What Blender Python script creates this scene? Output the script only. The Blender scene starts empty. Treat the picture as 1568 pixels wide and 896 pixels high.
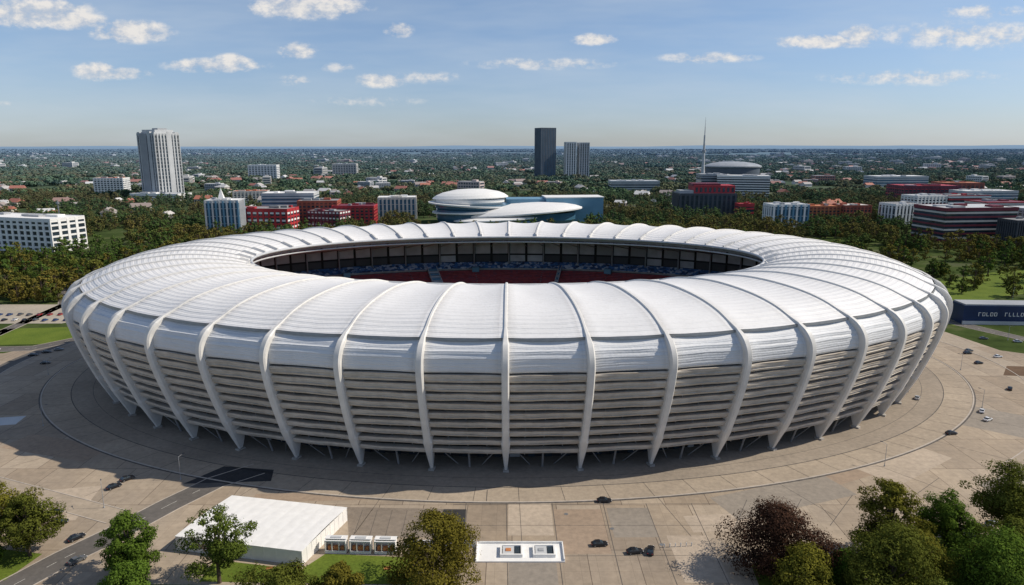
import bpy, math, random
import numpy as np
from mathutils import Vector
R=random.Random(7); NR=np.random.default_rng(7)
scene=bpy.context.scene; COL=scene.collection
CX,CY=-2.3,381.0
pi=math.pi

# ------------------------------------------------------------------ materials
def nmat(name):
    m=bpy.data.materials.new(name); m.use_nodes=True
    nt=m.node_tree; b=nt.nodes['Principled BSDF']
    return m,nt,b
def mixc(nt,fac,a,b,mode='MIX'):
    n=nt.nodes.new('ShaderNodeMix'); n.data_type='RGBA'; n.blend_type=mode
    for i,v in ((0,fac),(6,a),(7,b)):
        if isinstance(v,(int,float)): n.inputs[i].default_value=v
        elif isinstance(v,tuple): n.inputs[i].default_value=(*v[:3],1)
        else: nt.links.new(v,n.inputs[i])
    return n.outputs[2]
def math_(nt,op,a,b=None,c=None):
    n=nt.nodes.new('ShaderNodeMath'); n.operation=op
    for i,v in enumerate((a,b,c)):
        if v is None: continue
        if isinstance(v,(int,float)): n.inputs[i].default_value=v
        else: nt.links.new(v,n.inputs[i])
    return n.outputs[0]
def noise(nt,vec,scale,detail=4,rough=.55):
    n=nt.nodes.new('ShaderNodeTexNoise'); n.inputs['Scale'].default_value=scale
    n.inputs['Detail'].default_value=detail; n.inputs['Roughness'].default_value=rough
    nt.links.new(vec,n.inputs['Vector']); return n.outputs['Fac']
def ramp(nt,fac,stops):
    n=nt.nodes.new('ShaderNodeValToRGB'); cr=n.color_ramp
    while len(cr.elements)>len(stops): cr.elements.remove(cr.elements[-1])
    while len(cr.elements)<len(stops): cr.elements.new(1)
    for e,(p,c) in zip(cr.elements,stops):
        e.position=p; e.color=(*c[:3],1) if isinstance(c,tuple) else (c,c,c,1)
    nt.links.new(fac,n.inputs[0]); return n.outputs[0]
def pos(nt): return nt.nodes.new('ShaderNodeNewGeometry').outputs['Position']
HAZE_BLUE=(.2,.3,.42)  # haze colour blended into distant surfaces in place of a volume
def haze_tint(nt,c,d0=900.,L=8500.):
    """distance haze painted into the base colour: bluer with northward distance in the world"""
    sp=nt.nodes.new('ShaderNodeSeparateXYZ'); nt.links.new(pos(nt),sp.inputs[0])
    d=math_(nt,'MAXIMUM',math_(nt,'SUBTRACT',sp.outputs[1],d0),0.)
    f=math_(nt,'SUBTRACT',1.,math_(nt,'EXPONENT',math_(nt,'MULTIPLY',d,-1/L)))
    return mixc(nt,f,c,HAZE_BLUE)
def mat(name,c,rough=.7,var=.18,scale=.3,metal=0.,bump=0.,bscale=2.,spec=.3):
    m,nt,b=nmat(name); p=pos(nt)
    f=noise(nt,p,scale,4)
    d=tuple(x*(1-var) for x in c); l=tuple(min(1,x*(1+var)) for x in c)
    nt.links.new(haze_tint(nt,ramp(nt,f,[(.3,d),(.7,l)])),b.inputs['Base Color'])
    b.inputs['Roughness'].default_value=rough; b.inputs['Metallic'].default_value=metal
    b.inputs['Specular IOR Level'].default_value=spec
    return m

M={}
M['rib']=mat('rib_paint',(.68,.665,.63),.5,.08,.25)
def slatmat():
    m,nt,b=nmat('slat_metal'); p=pos(nt)
    n1=noise(nt,p,.05,5,.6); n2=noise(nt,p,.35,5,.65)
    mp=nt.nodes.new('ShaderNodeMapping'); mp.inputs[3].default_value=(.25,.25,2.2); nt.links.new(p,mp.inputs[0])
    n3=noise(nt,mp.outputs[0],1.,3,.6)
    c=ramp(nt,n1,[(.3,(.46,.415,.35)),(.7,(.57,.52,.45))])
    c=mixc(nt,1.,c,ramp(nt,n2,[(.3,(.88,.87,.86)),(.6,(1.03,1.03,1.03))]),'MULTIPLY')
    c=mixc(nt,1.,c,ramp(nt,n3,[(.3,(.84,.83,.82)),(.55,(1.03,1.03,1.03))]),'MULTIPLY')
    nt.links.new(c,b.inputs['Base Color']); b.inputs['Roughness'].default_value=.6; b.inputs['Specular IOR Level'].default_value=.25
    return m
M['slat']=slatmat()
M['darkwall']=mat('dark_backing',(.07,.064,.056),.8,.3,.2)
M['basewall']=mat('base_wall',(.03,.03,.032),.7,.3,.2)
M['concrete']=mat('concrete',(.36,.34,.31),.85,.2,.3)
M['steel']=mat('steel',(.3,.31,.32),.45,.1,.5,.6)
M['lip']=mat('rim_steel',(.5,.51,.52),.4,.1,.3)
M['panel']=mat('interior_panel',(.5,.515,.54),.6,.25,.1)
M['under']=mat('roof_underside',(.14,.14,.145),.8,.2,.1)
M['white']=mat('white_paint',(.78,.77,.74),.6,.06,.4)
M['cream']=mat('cream_render',(.55,.52,.47),.8,.1,.1)
M['grey']=mat('grey_cladding',(.33,.34,.35),.6,.15,.05)
M['lgrey']=mat('light_grey_cladding',(.5,.51,.51),.6,.12,.05)
M['dgrey']=mat('dark_cladding',(.07,.075,.085),.5,.2,.05)
M['red']=mat('red_cladding',(.42,.035,.04),.6,.2,.05)
M['dred']=mat('dark_red_cladding',(.17,.03,.045),.6,.2,.05)
M['brick']=mat('brick_wall',(.36,.1,.06),.85,.25,.08)
M['orange']=mat('clay_tile',(.45,.16,.07),.85,.25,.3)
M['blueglass']=mat('blue_glass',(.05,.13,.2),.15,.3,.03,0,0,2,.8)
M['glass']=mat('window_glass',(.03,.045,.06),.12,.4,.1,0,0,2,.8)
M['blueclad']=mat('blue_cladding',(.13,.27,.38),.4,.15,.03)
M['navy']=mat('navy_panel',(.012,.03,.09),.4,.2,.1)
M['roofgrey']=mat('roof_felt',(.25,.25,.25),.9,.25,.1)
M['bark']=mat('bark',(.09,.065,.045),.9,.3,2.)
M['tyre']=mat('tyre_rubber',(.02,.02,.02),.85,.1,5)
M['orangep']=mat('orange_panel',(.5,.2,.08),.6,.3,1.2)
M['line']=mat('painted_marking',(.6,.58,.52),.8,.3,.8)
M['joint']=mat('paving_joint',(.1,.09,.08),.9,.3,.5)

def membrane(name,c,fold,amp):
    m,nt,b=nmat(name)
    uv=nt.nodes.new('ShaderNodeUVMap'); uv.uv_map='UVMap'
    sp=nt.nodes.new('ShaderNodeSeparateXYZ'); nt.links.new(uv.outputs[0],sp.inputs[0])
    p=pos(nt); n1=noise(nt,p,.09,4); n2=noise(nt,p,.9,3)
    v=math_(nt,'ADD',math_(nt,'MULTIPLY',sp.outputs[1],fold),math_(nt,'MULTIPLY',n1,3.4))
    s=math_(nt,'SINE',v); s2=math_(nt,'SINE',math_(nt,'MULTIPLY',v,2.7))
    h=math_(nt,'ADD',math_(nt,'MULTIPLY',s,.5),math_(nt,'ADD',math_(nt,'MULTIPLY',s2,.2),math_(nt,'MULTIPLY',n2,.6)))
    bn=nt.nodes.new('ShaderNodeBump'); bn.inputs['Strength'].default_value=1; bn.inputs['Distance'].default_value=amp
    nt.links.new(h,bn.inputs['Height']); nt.links.new(bn.outputs[0],b.inputs['Normal'])
    base=ramp(nt,n1,[(.25,tuple(x*.9 for x in c)),(.75,c)])
    seam=math_(nt,'LESS_THAN',math_(nt,'FRACT',math_(nt,'MULTIPLY',sp.outputs[1],.31)),.035)
    st=noise(nt,p,.5,6,.7)
    base=mixc(nt,math_(nt,'MULTIPLY',seam,.2),base,(.4,.4,.4))
    e=math_(nt,'ABSOLUTE',math_(nt,'SUBTRACT',sp.outputs[0],.5))
    base=mixc(nt,math_(nt,'MULTIPLY',ramp(nt,e,[(.34,0.),(.5,.85)]),n2),base,(.4,.38,.35))
    base=mixc(nt,ramp(nt,st,[(.5,0.),(.8,.25)]),base,(.5,.49,.46))
    nt.links.new(base,b.inputs['Base Color']); b.inputs['Roughness'].default_value=.55
    b.inputs['Specular IOR Level'].default_value=.3
    return m
M['roof']=membrane('roof_membrane',(.77,.765,.755),2.6,.13)
M['band']=membrane('facade_membrane',(.7,.715,.73),2.6,.16)

def seats(name,c1,c2,c3):
    m,nt,b=nmat(name); p=pos(nt)
    v=nt.nodes.new('ShaderNodeTexVoronoi'); v.inputs['Scale'].default_value=.5
    nt.links.new(p,v.inputs['Vector'])
    sp=nt.nodes.new('ShaderNodeSeparateColor'); nt.links.new(v.outputs['Color'],sp.inputs[0])
    nt.links.new(ramp(nt,sp.outputs[0],[(0,c1),(.6,c2),(.93,c3)]),b.inputs['Base Color'])
    b.inputs['Roughness'].default_value=.6
    return m
M['redseat']=seats('red_seats',(.28,.04,.045),(.4,.07,.07),(.25,.06,.08))
M['blueseat']=seats('blue_seats',(.03,.05,.1),(.05,.18,.42),(.55,.6,.65))

def paving():
    m,nt,b=nmat('plaza_paving'); p=pos(nt)
    br=nt.nodes.new('ShaderNodeTexBrick'); br.offset=.5; br.offset_frequency=2
    br.inputs['Scale'].default_value=1; br.inputs['Brick Width'].default_value=15
    br.inputs['Row Height'].default_value=27; br.inputs['Mortar Size'].default_value=.13
    br.inputs['Mortar Smooth'].default_value=.3
    br.inputs['Color1'].default_value=(.34,.272,.2,1); br.inputs['Color2'].default_value=(.435,.36,.275,1)
    br.inputs['Mortar'].default_value=(.16,.125,.095,1)
    nt.links.new(p,br.inputs['Vector'])
    br2=nt.nodes.new('ShaderNodeTexBrick'); br2.offset=0
    br2.inputs['Scale'].default_value=1; br2.inputs['Brick Width'].default_value=5
    br2.inputs['Row Height'].default_value=5.4; br2.inputs['Mortar Size'].default_value=.05
    br2.inputs['Color1'].default_value=(.93,.93,.93,1); br2.inputs['Color2'].default_value=(1,1,1,1)
    br2.inputs['Mortar'].default_value=(.7,.7,.7,1); nt.links.new(p,br2.inputs['Vector'])
    c=mixc(nt,1.,br.outputs['Color'],br2.outputs['Color'],'MULTIPLY')
    n1=noise(nt,p,.02,6,.65); n2=noise(nt,p,.4,5,.7)
    c=mixc(nt,1.,c,ramp(nt,n1,[(.3,(.74,.75,.78)),(.7,(1.12,1.1,1.06))]),'MULTIPLY')
    c=mixc(nt,1.,c,ramp(nt,n2,[(.3,(.82,.82,.82)),(.65,(1.05,1.05,1.05))]),'MULTIPLY')
    nt.links.new(c,b.inputs['Base Color']); b.inputs['Roughness'].default_value=.88
    b.inputs['Specular IOR Level'].default_value=.2
    return m
M['plaza']=paving()
def worn(name,c,v=.25):
    m,nt,b=nmat(name); p=pos(nt)
    n1=noise(nt,p,.03,6,.65); n2=noise(nt,p,.5,6,.7)
    col=ramp(nt,n1,[(.3,tuple(x*(1-v) for x in c)),(.7,tuple(x*(1+v) for x in c))])
    col=mixc(nt,1.,col,ramp(nt,n2,[(.3,(.78,.78,.78)),(.65,(1.08,1.07,1.05))]),'MULTIPLY')
    nt.links.new(col,b.inputs['Base Color']); b.inputs['Roughness'].default_value=.9
    b.inputs['Specular IOR Level'].default_value=.2
    return m
M['ring']=worn('ring_concrete',(.36,.3,.232),.16)
M['apron']=worn('apron_concrete',(.3,.255,.205),.18)
M['asphalt']=worn('asphalt',(.13,.12,.11),.2)
M['dark_asphalt']=worn('new_asphalt',(.045,.045,.047),.2)
M['kerb']=worn('kerb_stone',(.45,.4,.345),.1)
M['deck']=worn('timber_deck',(.24,.2,.16),.2)
M['soil']=worn('soil',(.12,.075,.045),.3)
M['gravel']=worn('pale_gravel',(.38,.335,.27),.15)
def grass(name,d,l):
    m,nt,b=nmat(name); p=pos(nt)
    n1=noise(nt,p,.06,6,.6); n2=noise(nt,p,1.2,5,.7)
    c=ramp(nt,n1,[(.3,d),(.7,l)])
    c=mixc(nt,1.,c,ramp(nt,n2,[(.3,(.65,.65,.65)),(.7,(1.2,1.2,1.1))]),'MULTIPLY')
    nt.links.new(c,b.inputs['Base Color']); b.inputs['Roughness'].default_value=.95
    b.inputs['Specular IOR Level'].default_value=.1
    return m
M['lawn']=grass('lawn_grass',(.09,.135,.02),(.145,.19,.03))
M['pitch']=grass('pitch_grass',(.05,.13,.02),(.08,.18,.03))
M['bed']=grass('flower_bed',(.3,.05,.02),(.25,.12,.05))
def terrain():
    m,nt,b=nmat('terrain'); p=pos(nt)
    n1=noise(nt,p,.004,6,.6); n2=noise(nt,p,.03,5,.7); n3=noise(nt,p,.0006,7,.55)
    c=ramp(nt,n2,[(.3,(.03,.045,.016)),(.52,(.055,.08,.025)),(.72,(.12,.12,.06))])
    c=mixc(nt,ramp(nt,n1,[(.54,0.),(.66,.6)]),c,(.18,.165,.12))
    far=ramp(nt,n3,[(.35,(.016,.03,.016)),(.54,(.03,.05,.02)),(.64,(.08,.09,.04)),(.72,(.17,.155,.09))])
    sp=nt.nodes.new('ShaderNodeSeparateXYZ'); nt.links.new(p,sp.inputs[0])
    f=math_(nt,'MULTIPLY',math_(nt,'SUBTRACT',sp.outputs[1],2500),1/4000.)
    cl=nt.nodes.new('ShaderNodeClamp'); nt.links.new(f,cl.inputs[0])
    c=haze_tint(nt,mixc(nt,cl.outputs[0],c,far),900.,11000.)
    nt.links.new(c,b.inputs['Base Color']); b.inputs['Roughness'].default_value=1
    b.inputs['Specular IOR Level'].default_value=.0
    return m
M['terrain']=terrain()
def foliage(name,dark,light,alt,trans=.24):
    m=bpy.data.materials.new(name); m.use_nodes=True; nt=m.node_tree; nt.nodes.clear()
    out=nt.nodes.new('ShaderNodeOutputMaterial')
    at=nt.nodes.new('ShaderNodeAttribute'); at.attribute_name='tint'
    oi=nt.nodes.new('ShaderNodeObjectInfo')
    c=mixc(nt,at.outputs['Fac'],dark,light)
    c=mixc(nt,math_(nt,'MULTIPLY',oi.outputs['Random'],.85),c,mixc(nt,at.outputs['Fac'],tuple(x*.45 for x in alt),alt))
    d=nt.nodes.new('ShaderNodeBsdfDiffuse')
    if not trans:
        c=haze_tint(nt,c,700.,6500.); nt.links.new(c,d.inputs[0]); nt.links.new(d.outputs[0],out.inputs[0]); return m
    nt.links.new(c,d.inputs[0])
    t=nt.nodes.new('ShaderNodeBsdfTranslucent'); nt.links.new(c,t.inputs[0])
    mx=nt.nodes.new('ShaderNodeMixShader'); mx.inputs[0].default_value=trans
    nt.links.new(d.outputs[0],mx.inputs[1]); nt.links.new(t.outputs[0],mx.inputs[2])
    nt.links.new(mx.outputs[0],out.inputs[0]); return m
M['leaf']=foliage('foliage',(.035,.055,.012),(.13,.175,.03),(.14,.15,.028))
M['leaf_y']=foliage('foliage_olive',(.045,.055,.01),(.2,.19,.03),(.18,.15,.026))
M['leaf_g']=foliage('foliage_green',(.032,.065,.012),(.115,.2,.028),(.12,.18,.028))
M['leaf_r']=foliage('foliage_copper',(.024,.013,.011),(.1,.052,.036),(.08,.05,.025))
M['far_leaf']=foliage('canopy_foliage',(.026,.042,.012),(.1,.14,.028),(.15,.15,.033),0)
M['far_leaf_y']=foliage('canopy_foliage_olive',(.035,.045,.012),(.155,.155,.033),(.19,.15,.035),0)
M['far_leaf_g']=foliage('canopy_foliage_green',(.02,.038,.013),(.07,.12,.028),(.11,.17,.033),0)

# ------------------------------------------------------------------ mesh helpers
class MB:
    def __init__(s): s.v=[]; s.f=[]; s.m=[]
    def add(s,vs,fs,mi=0):
        o=len(s.v); s.v.extend([tuple(map(float,q)) for q in vs])
        for f in fs: s.f.append(tuple(o+i for i in f)); s.m.append(mi)
    def box(s,c,sz,mi=0,rot=0.,taper=1.):
        cx,cy,cz=c; x,y,z=[q/2 for q in sz]; ca,sa=math.cos(rot),math.sin(rot); vs=[]
        for k,t in ((-1,1.),(1,taper)):
            for i,j in ((-1,-1),(1,-1),(1,1),(-1,1)):
                a,b=i*x*t,j*y*t
                vs.append((cx+a*ca-b*sa,cy+a*sa+b*ca,cz+k*z))
        s.add(vs,[(3,2,1,0),(4,5,6,7),(0,1,5,4),(1,2,6,5),(2,3,7,6),(3,0,4,7)],mi)
    def cyl(s,p0,p1,r0,r1,n=8,mi=0,cap=True):
        p0=Vector(p0);p1=Vector(p1); t=(p1-p0).normalized()
        a=t.orthogonal().normalized(); b=t.cross(a); vs=[]
        for p,r in ((p0,r0),(p1,r1)):
            for i in range(n):
                w=2*pi*i/n; vs.append(p+a*math.cos(w)*r+b*math.sin(w)*r)
        fs=[(i,(i+1)%n,n+(i+1)%n,n+i) for i in range(n)]
        if cap: fs+= [tuple(range(n-1,-1,-1)),tuple(range(n,2*n))]
        s.add(vs,fs,mi)
    def mesh(s,name,mats):
        me=bpy.data.meshes.new(name); me.from_pydata(s.v,[],s.f)
        for m in mats: me.materials.append(m)
        me.polygons.foreach_set('material_index',s.m); me.update(); return me
    def obj(s,name,mats,parent=None,loc=(0,0,0),rz=0.):
        return mkobj(name,s.mesh(name,mats),parent,loc,rz)
def mkobj(name,me,parent=None,loc=(0,0,0),rz=0.):
    o=bpy.data.objects.new(name,me); COL.objects.link(o)
    o.location=loc; o.rotation_euler=(0,0,rz)
    if parent: o.parent=parent
    return o
def empty(name,loc=(0,0,0),rz=0.): return mkobj(name,None,None,loc,rz)
def sheet(name,poly,z,m,parent=None):
    b=MB(); b.add([(x,y,z) for x,y in poly],[tuple(range(len(poly)))]); return b.obj(name,[m],parent)
def grid(name,P,m,parent=None,closed=True,smooth=True,UV=None):
    nu,nv=P.shape[:2]; me=bpy.data.meshes.new(name)
    iu=np.arange(nu if closed else nu-1); iv=np.arange(nv-1)
    A,B=np.meshgrid(iu,iv,indexing='ij'); A2=(A+1)%nu
    F=np.stack([A*nv+B,A2*nv+B,A2*nv+B+1,A*nv+B+1],-1).reshape(-1,4)
    me.from_pydata(P.reshape(-1,3).tolist(),[],F.tolist())
    if UV is not None:
        l=me.uv_layers.new(name='UVMap'); l.data.foreach_set('uv',UV.reshape(-1,2)[F.reshape(-1)].astype(np.float32).ravel())
    me.materials.append(m)
    if smooth: me.polygons.foreach_set('use_smooth',[True]*len(me.polygons))
    me.update(); return mkobj(name,me,parent)
def ell(a,b,phi,z): return np.stack([CX+a*np.sin(phi),CY-b*np.cos(phi),z+0*phi],-1)

# ------------------------------------------------------------------ stadium
st=empty('stadium')
def cat(pts,n):
    p=np.array(pts,float); p=np.vstack([2*p[0]-p[1],p,2*p[-1]-p[-2]]); out=[]
    for i in range(1,len(p)-2):
        for t in np.linspace(0,1,n,endpoint=False):
            a,b,c,d=p[i-1:i+3]
            out.append(.5*((2*b)+(-a+c)*t+(2*a-5*b+4*c-d)*t*t+(-a+3*b-3*c+d)*t**3))
    out.append(p[-2]); return np.array(out)
roofp=cat([(140,82,60),(152,92,62.5),(172,108,64),(192,124,62.6),(208,137,59.4),(221.5,146.8,54)],7)
facp=cat([(221.5,146.8,54),(226.5,151,50),(229,152.5,45),(228,151.5,37),(225,149,27),(221,145.3,16),(217.5,142,7),(214.5,139.6,0)],8)
NB=48; SUB=12; NU=NB*SUB
PH=np.arange(NU)/NU*2*pi
T=(np.arange(NU)%SUB)/SUB
SAG=1-(2*T-1)**2
def surf(prof,sag,lift=0.):
    n=len(prof); P=np.zeros((NU,n,3)); UV=np.zeros((NU,n,2))
    d=np.gradient(prof,axis=0); nx=-d[:,2]; nz=(d[:,0]+d[:,1])/2
    L=np.hypot(nx,nz); nx/=L; nz/=L
    arc=np.concatenate([[0],np.cumsum(np.linalg.norm(np.diff(prof[:,1:],axis=0),axis=1))])
    for j in range(n):
        a,b,z=prof[j]; s=j/(n-1)
        sg=sag[j] if hasattr(sag,'__len__') else sag
        P[:,j,0]=CX+(a-abs(nx[j])*sg*SAG)*np.sin(PH)
        P[:,j,1]=CY-(b-abs(nx[j])*sg*SAG)*np.cos(PH)
        P[:,j,2]=z-abs(nz[j])*sg*SAG*(1 if z>50 else 0)+lift*math.sin(pi*min(1,s*1.1 if lift else 0))*(1-np.cos(PH))/2
        UV[:,j,0]=T; UV[:,j,1]=arc[j]
    return P,UV
nr=len(roofp)
sg=np.concatenate([np.linspace(.7,1.3,nr//2),np.linspace(1.3,.35,nr-nr//2)])
P,UV=surf(roofp,sg,3.0)
grid('roof_membrane',P,M['roof'],st,UV=UV)
lip=np.array([roofp[-1]+np.array([.6,.6,-.1]),roofp[-1]+np.array([.6,.6,-.9]),roofp[-1]+np.array([-2.5,-2.5,-1.1])])
P,_=surf(lip,.3); grid('roof_edge',P,M['steel'],st,smooth=False)
k=[i for i in range(len(facp)) if facp[i,2]>42.2]
bp=facp[k].copy(); bp=np.array([[np.interp(s,np.linspace(0,1,len(bp)),bp[:,c]) for c in range(3)] for s in np.linspace(0,1,41)])
off=-1.0+.22*np.abs(np.sin(np.linspace(0,5*pi,41)))
bp[:,0]+=off; bp[:,1]+=off
P,UV=surf(bp,1.0); grid('upper_facade_membrane',P,M['band'],st,UV=UV)
fz=facp[::-1,2]
def outer(z): return np.interp(z,fz,facp[::-1,0]),np.interp(z,fz,facp[::-1,1])
nsl=9; zt=41.6
for i in range(nsl):
    f=i/(nsl-1); pitch=3.72+.4*f; gap=.62+1.25*f
    h=pitch-gap; prof=[]
    for dz,do in ((0,-3.2),(0,-.35),(-.14*h,.25),(-.34*h,.3),(-.38*h,-.1),(-.62*h,.15),(-.7*h,.1),(-.74*h,-.3),(-h,-.7),(-h,-2.2)):
        a,b=outer(zt+dz); prof.append((a+do-.6,b+do-.6,zt+dz))
    prof=np.array(prof); P,_=surf(prof,1.1)
    ph=R.random()*6; P[:,:,2]+=(.08*np.sin(PH*41+ph)+.05*np.sin(PH*97+ph*2))[:,None]
    grid('facade_slat_%d'%i,P,M['slat'],st,smooth=False)
    zt-=pitch+.1
zbot=zt
bw=[]
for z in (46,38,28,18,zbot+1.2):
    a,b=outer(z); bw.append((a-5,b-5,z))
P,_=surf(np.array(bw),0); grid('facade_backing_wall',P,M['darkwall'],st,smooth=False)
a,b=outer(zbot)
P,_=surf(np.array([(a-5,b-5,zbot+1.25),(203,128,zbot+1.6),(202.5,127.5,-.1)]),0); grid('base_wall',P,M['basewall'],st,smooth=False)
mb=MB()
for kk in range(NB*4):
    if kk%4==0: continue
    phi=kk/(NB*4)*2*pi; sp,cp=math.sin(phi),math.cos(phi); pr=None
    for z in (44,36,27,18,zbot+.6):
        a,b=outer(z); q=(CX+(a-2.9)*sp,CY-(b-2.9)*cp,z)
        if pr: mb.cyl(pr,q,.22,.22,4,0,False)
        pr=q
mb.obj('slat_mullions',[M['steel']],st)
full=np.vstack([roofp,facp[1:]])
def ribmesh():
    mb=MB(); n=len(full)
    for kk in range(NB):
        phi=kk/NB*2*pi; sp,cp=math.sin(phi),math.cos(phi)
        pts=[]
        for j in range(n):
            a,b,z=full[j]
            if j<nr: z+=3.0*math.sin(pi*min(1,1.1*j/(nr-1)))*(1-cp)/2
            pts.append(Vector((CX+a*sp,CY-b*cp,z)))
        a,b=full[nr][0],full[nr][1]
        S=Vector((a*cp,b*sp,0)).normalized()
        vs=[]
        for j in range(n):
            t=(pts[min(j+1,n-1)]-pts[max(j-1,0)]).normalized()
            nn=S.cross(t).normalized()
            z=full[j][2]
            c=Vector((CX,CY,20))
            if nn.dot(pts[j]-c)<0: nn=-nn
            if j<nr-4: w,o,i_=1.1,.45,1.2
            elif j<nr+4:
                f=(j-nr+4)/8; w=1.1+f*1.6; o=.45+f*1.0; i_=1.2+f*1.8
            elif z>14: w,o,i_=2.7,1.45,3.2
            else:
                f=max(0,z)/14; w=.9+f*2.5; o=.3+f*1.15; i_=.9+5.2*math.sin(pi*.5*min(1,f*1.7))
            for (x,y) in ((-w*.42,-i_),(-w/2,o*.55),(-w*.32,o),(w*.32,o),(w/2,o*.55),(w*.42,-i_)):
                vs.append(pts[j]+S*x+nn*y)
        fs=[]
        for j in range(n-1):
            for q in range(6):
                q2=(q+1)%6; fs.append((j*6+q,j*6+q2,(j+1)*6+q2,(j+1)*6+q))
        fs.append(tuple(range(6))); fs.append(tuple((n-1)*6+q for q in range(6)))
        mb.add(vs,fs)
        mb.box((pts[-1].x,pts[-1].y,.35),(2.2,3.2,.7),1,phi)
    return mb
ribmesh().obj('ribs',[M['rib'],M['concrete']],st)
def ringtube(name,a,b,z,r,m,parent,n=240,k=8):
    ph=np.arange(n)/n*2*pi; th=np.arange(k+1)/k*2*pi
    P=np.zeros((n,k+1,3))
    for j,t in enumerate(th):
        P[:,j]=ell(a+r*math.cos(t),b+r*math.cos(t),ph,z+r*math.sin(t))
    return grid(name,P,m,parent)
ringtube('inner_rim_tube',139.6,81.6,59.6,.75,M['lip'],st)
ringtube('inner_rim_lower_tube',141.5,83.5,56.2,.5,M['lip'],st)
P,_=surf(np.array([(140.5,82.5,59.2),(142.5,84.5,57)]),0); grid('rim_fascia',P,M['grey'],st,smooth=False)
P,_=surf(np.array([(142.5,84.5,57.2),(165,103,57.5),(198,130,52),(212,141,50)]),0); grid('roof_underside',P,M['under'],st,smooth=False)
mb=MB()
for kk in range(NB*2):
    phi=kk/(NB*2)*2*pi; sp,cp=math.sin(phi),math.cos(phi)
    f=lambda a,b,z: (CX+a*sp,CY-b*cp,z)
    mb.cyl(f(142,84,56.3),f(196,128,47),.35,.35,5)
    if kk%2==0: mb.cyl(f(196.5,127.5,31),f(196.5,127.5,55),.6,.5,6)
    phi2=(kk+.5)/(NB*2)*2*pi
    mb.cyl(f(140.5,82.5,59.3),(CX+141.5*math.sin(phi2),CY-83.5*math.cos(phi2),56.3),.16,.16,4)
mb.obj('roof_trusses',[M['grey']],st)
P,_=surf(np.array([(199,130,56),(199,130,30)]),0); grid('stand_rear_wall',P,M['basewall'],st,smooth=False)
mb=MB()
for kk in range(NB*2):
    p0=(kk+.07)/(NB*2)*2*pi; p1=(kk+.93)/(NB*2)*2*pi
    for z0,z1 in ((35.5,40.2),(41.4,50.5)):
        v=[]
        for p,z in ((p0,z0),(p1,z0),(p1,z1),(p0,z1)): v.append((CX+197.6*math.sin(p),CY-128.6*math.cos(p),z))
        mb.add(v,[(0,1,2,3)],(0,0,0,0,0,2)[R.randrange(6)] if z0>40 else (0,1,1,1)[R.randrange(4)])
mb.obj('rear_wall_panels',[M['panel'],M['dgrey'],M['grey']],st)
def steps(a0,b0,z0,a1,b1,z1,n):
    o=[]
    for i in range(n):
        f=i/n; g=(i+1)/n
        A=a0+(a1-a0)*f; B=b0+(b1-b0)*f; Z=z0+(z1-z0)*f; Z2=z0+(z1-z0)*g
        A2=a0+(a1-a0)*g; B2=b0+(b1-b0)*g
        o+= [(A,B,Z),(A2,B2,Z),(A2,B2,Z2)]
    return np.array(o)
P,_=surf(steps(199,130,35,191,122,31.5,7),0); grid('upper_seating',P,M['blueseat'],st,smooth=False)
P,_=surf(np.array([(191,122,31.5),(190.9,121.9,30.3),(190,121.5,30.3)]),0); grid('tier_front_wall',P,M['concrete'],st,smooth=False)
P,_=surf(steps(190,121.5,30.2,120,62,2,34),0); grid('lower_seating',P,M['redseat'],st,smooth=False)
mb=MB()
for kk in range(NB//2):
    phi=(kk+.5)/(NB//2)*2*pi; sp,cp=math.sin(phi),math.cos(phi)
    S=Vector((cp,sp,0))*.5
    for i in range(24):
        f=i/24; g=(i+1)/24
        q=lambda f:Vector((CX+(190-70*f)*sp,CY-(121.5-59.5*f)*cp,30.5-28.2*f))
        a,b=q(f),q(g); b=Vector((b.x,b.y,a.z))
        mb.add([a-S,a+S,b+S,b-S],[(0,1,2,3)])
    if kk%2==0: mb.box((CX+186*sp,CY-118*cp,31.5),(5,3,3.4),1,phi)
mb.obj('aisle_stairs',[M['grey'],M['blueclad']],st)
mb=MB()
for phi,wd in ((pi+.3,7),(pi-.2,2)):
    sp,cp=math.sin(phi),math.cos(phi)
    for i in range(10):
        f=i/10; mb.box((CX+(189-30*f)*sp,CY-(121-26*f)*cp,31.2-12*f),(wd,2.8,1.5),0 if i%2 else 1,phi)
    for s in (-wd/2,wd/2):
        mb.cyl((CX+190*sp+s,CY-121*cp,34),(CX+160*sp+s,CY-95*cp,21.5),.35,.35,6,0)
mb.obj('vomitory_stairs',[M['lgrey'],M['blueclad']],st)
sheet('pitch',[(CX+120*math.sin(t),CY-62*math.cos(t)) for t in np.linspace(0,2*pi,96,endpoint=False)],1.9,M['pitch'],st)
mb=MB()
for kk in range(NB*2):
    if kk%2==0: continue
    phi=kk/(NB*2)*2*pi; sp,cp=math.sin(phi),math.cos(phi)
    a,b=outer(8)
    mb.cyl((CX+(a-6)*sp,CY-(b-6)*cp,0),(CX+(a-4)*sp,CY-(b-4)*cp,zbot+.8),.45,.38,8)
    for s in (-.022,.022):
        p2=phi+s; mb.cyl((CX+(a-8)*math.sin(p2),CY-(b-8)*math.cos(p2),0),(CX+(a-4)*math.sin(phi+s*1.9),CY-(b-4)*math.cos(phi+s*1.9),zbot+.8),.2,.2,6)
for kk in range(NB*4):
    phi=(kk+.5)/(NB*4)*2*pi; mb.box((CX+203.3*math.sin(phi),CY-128.3*math.cos(phi),2),(2.6 if kk%3 else 4,.5,3.2),1 if kk%11 else 2,phi)
mb.obj('base_columns',[M['roofgrey'],M['glass'],M['grey']],st)
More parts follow.
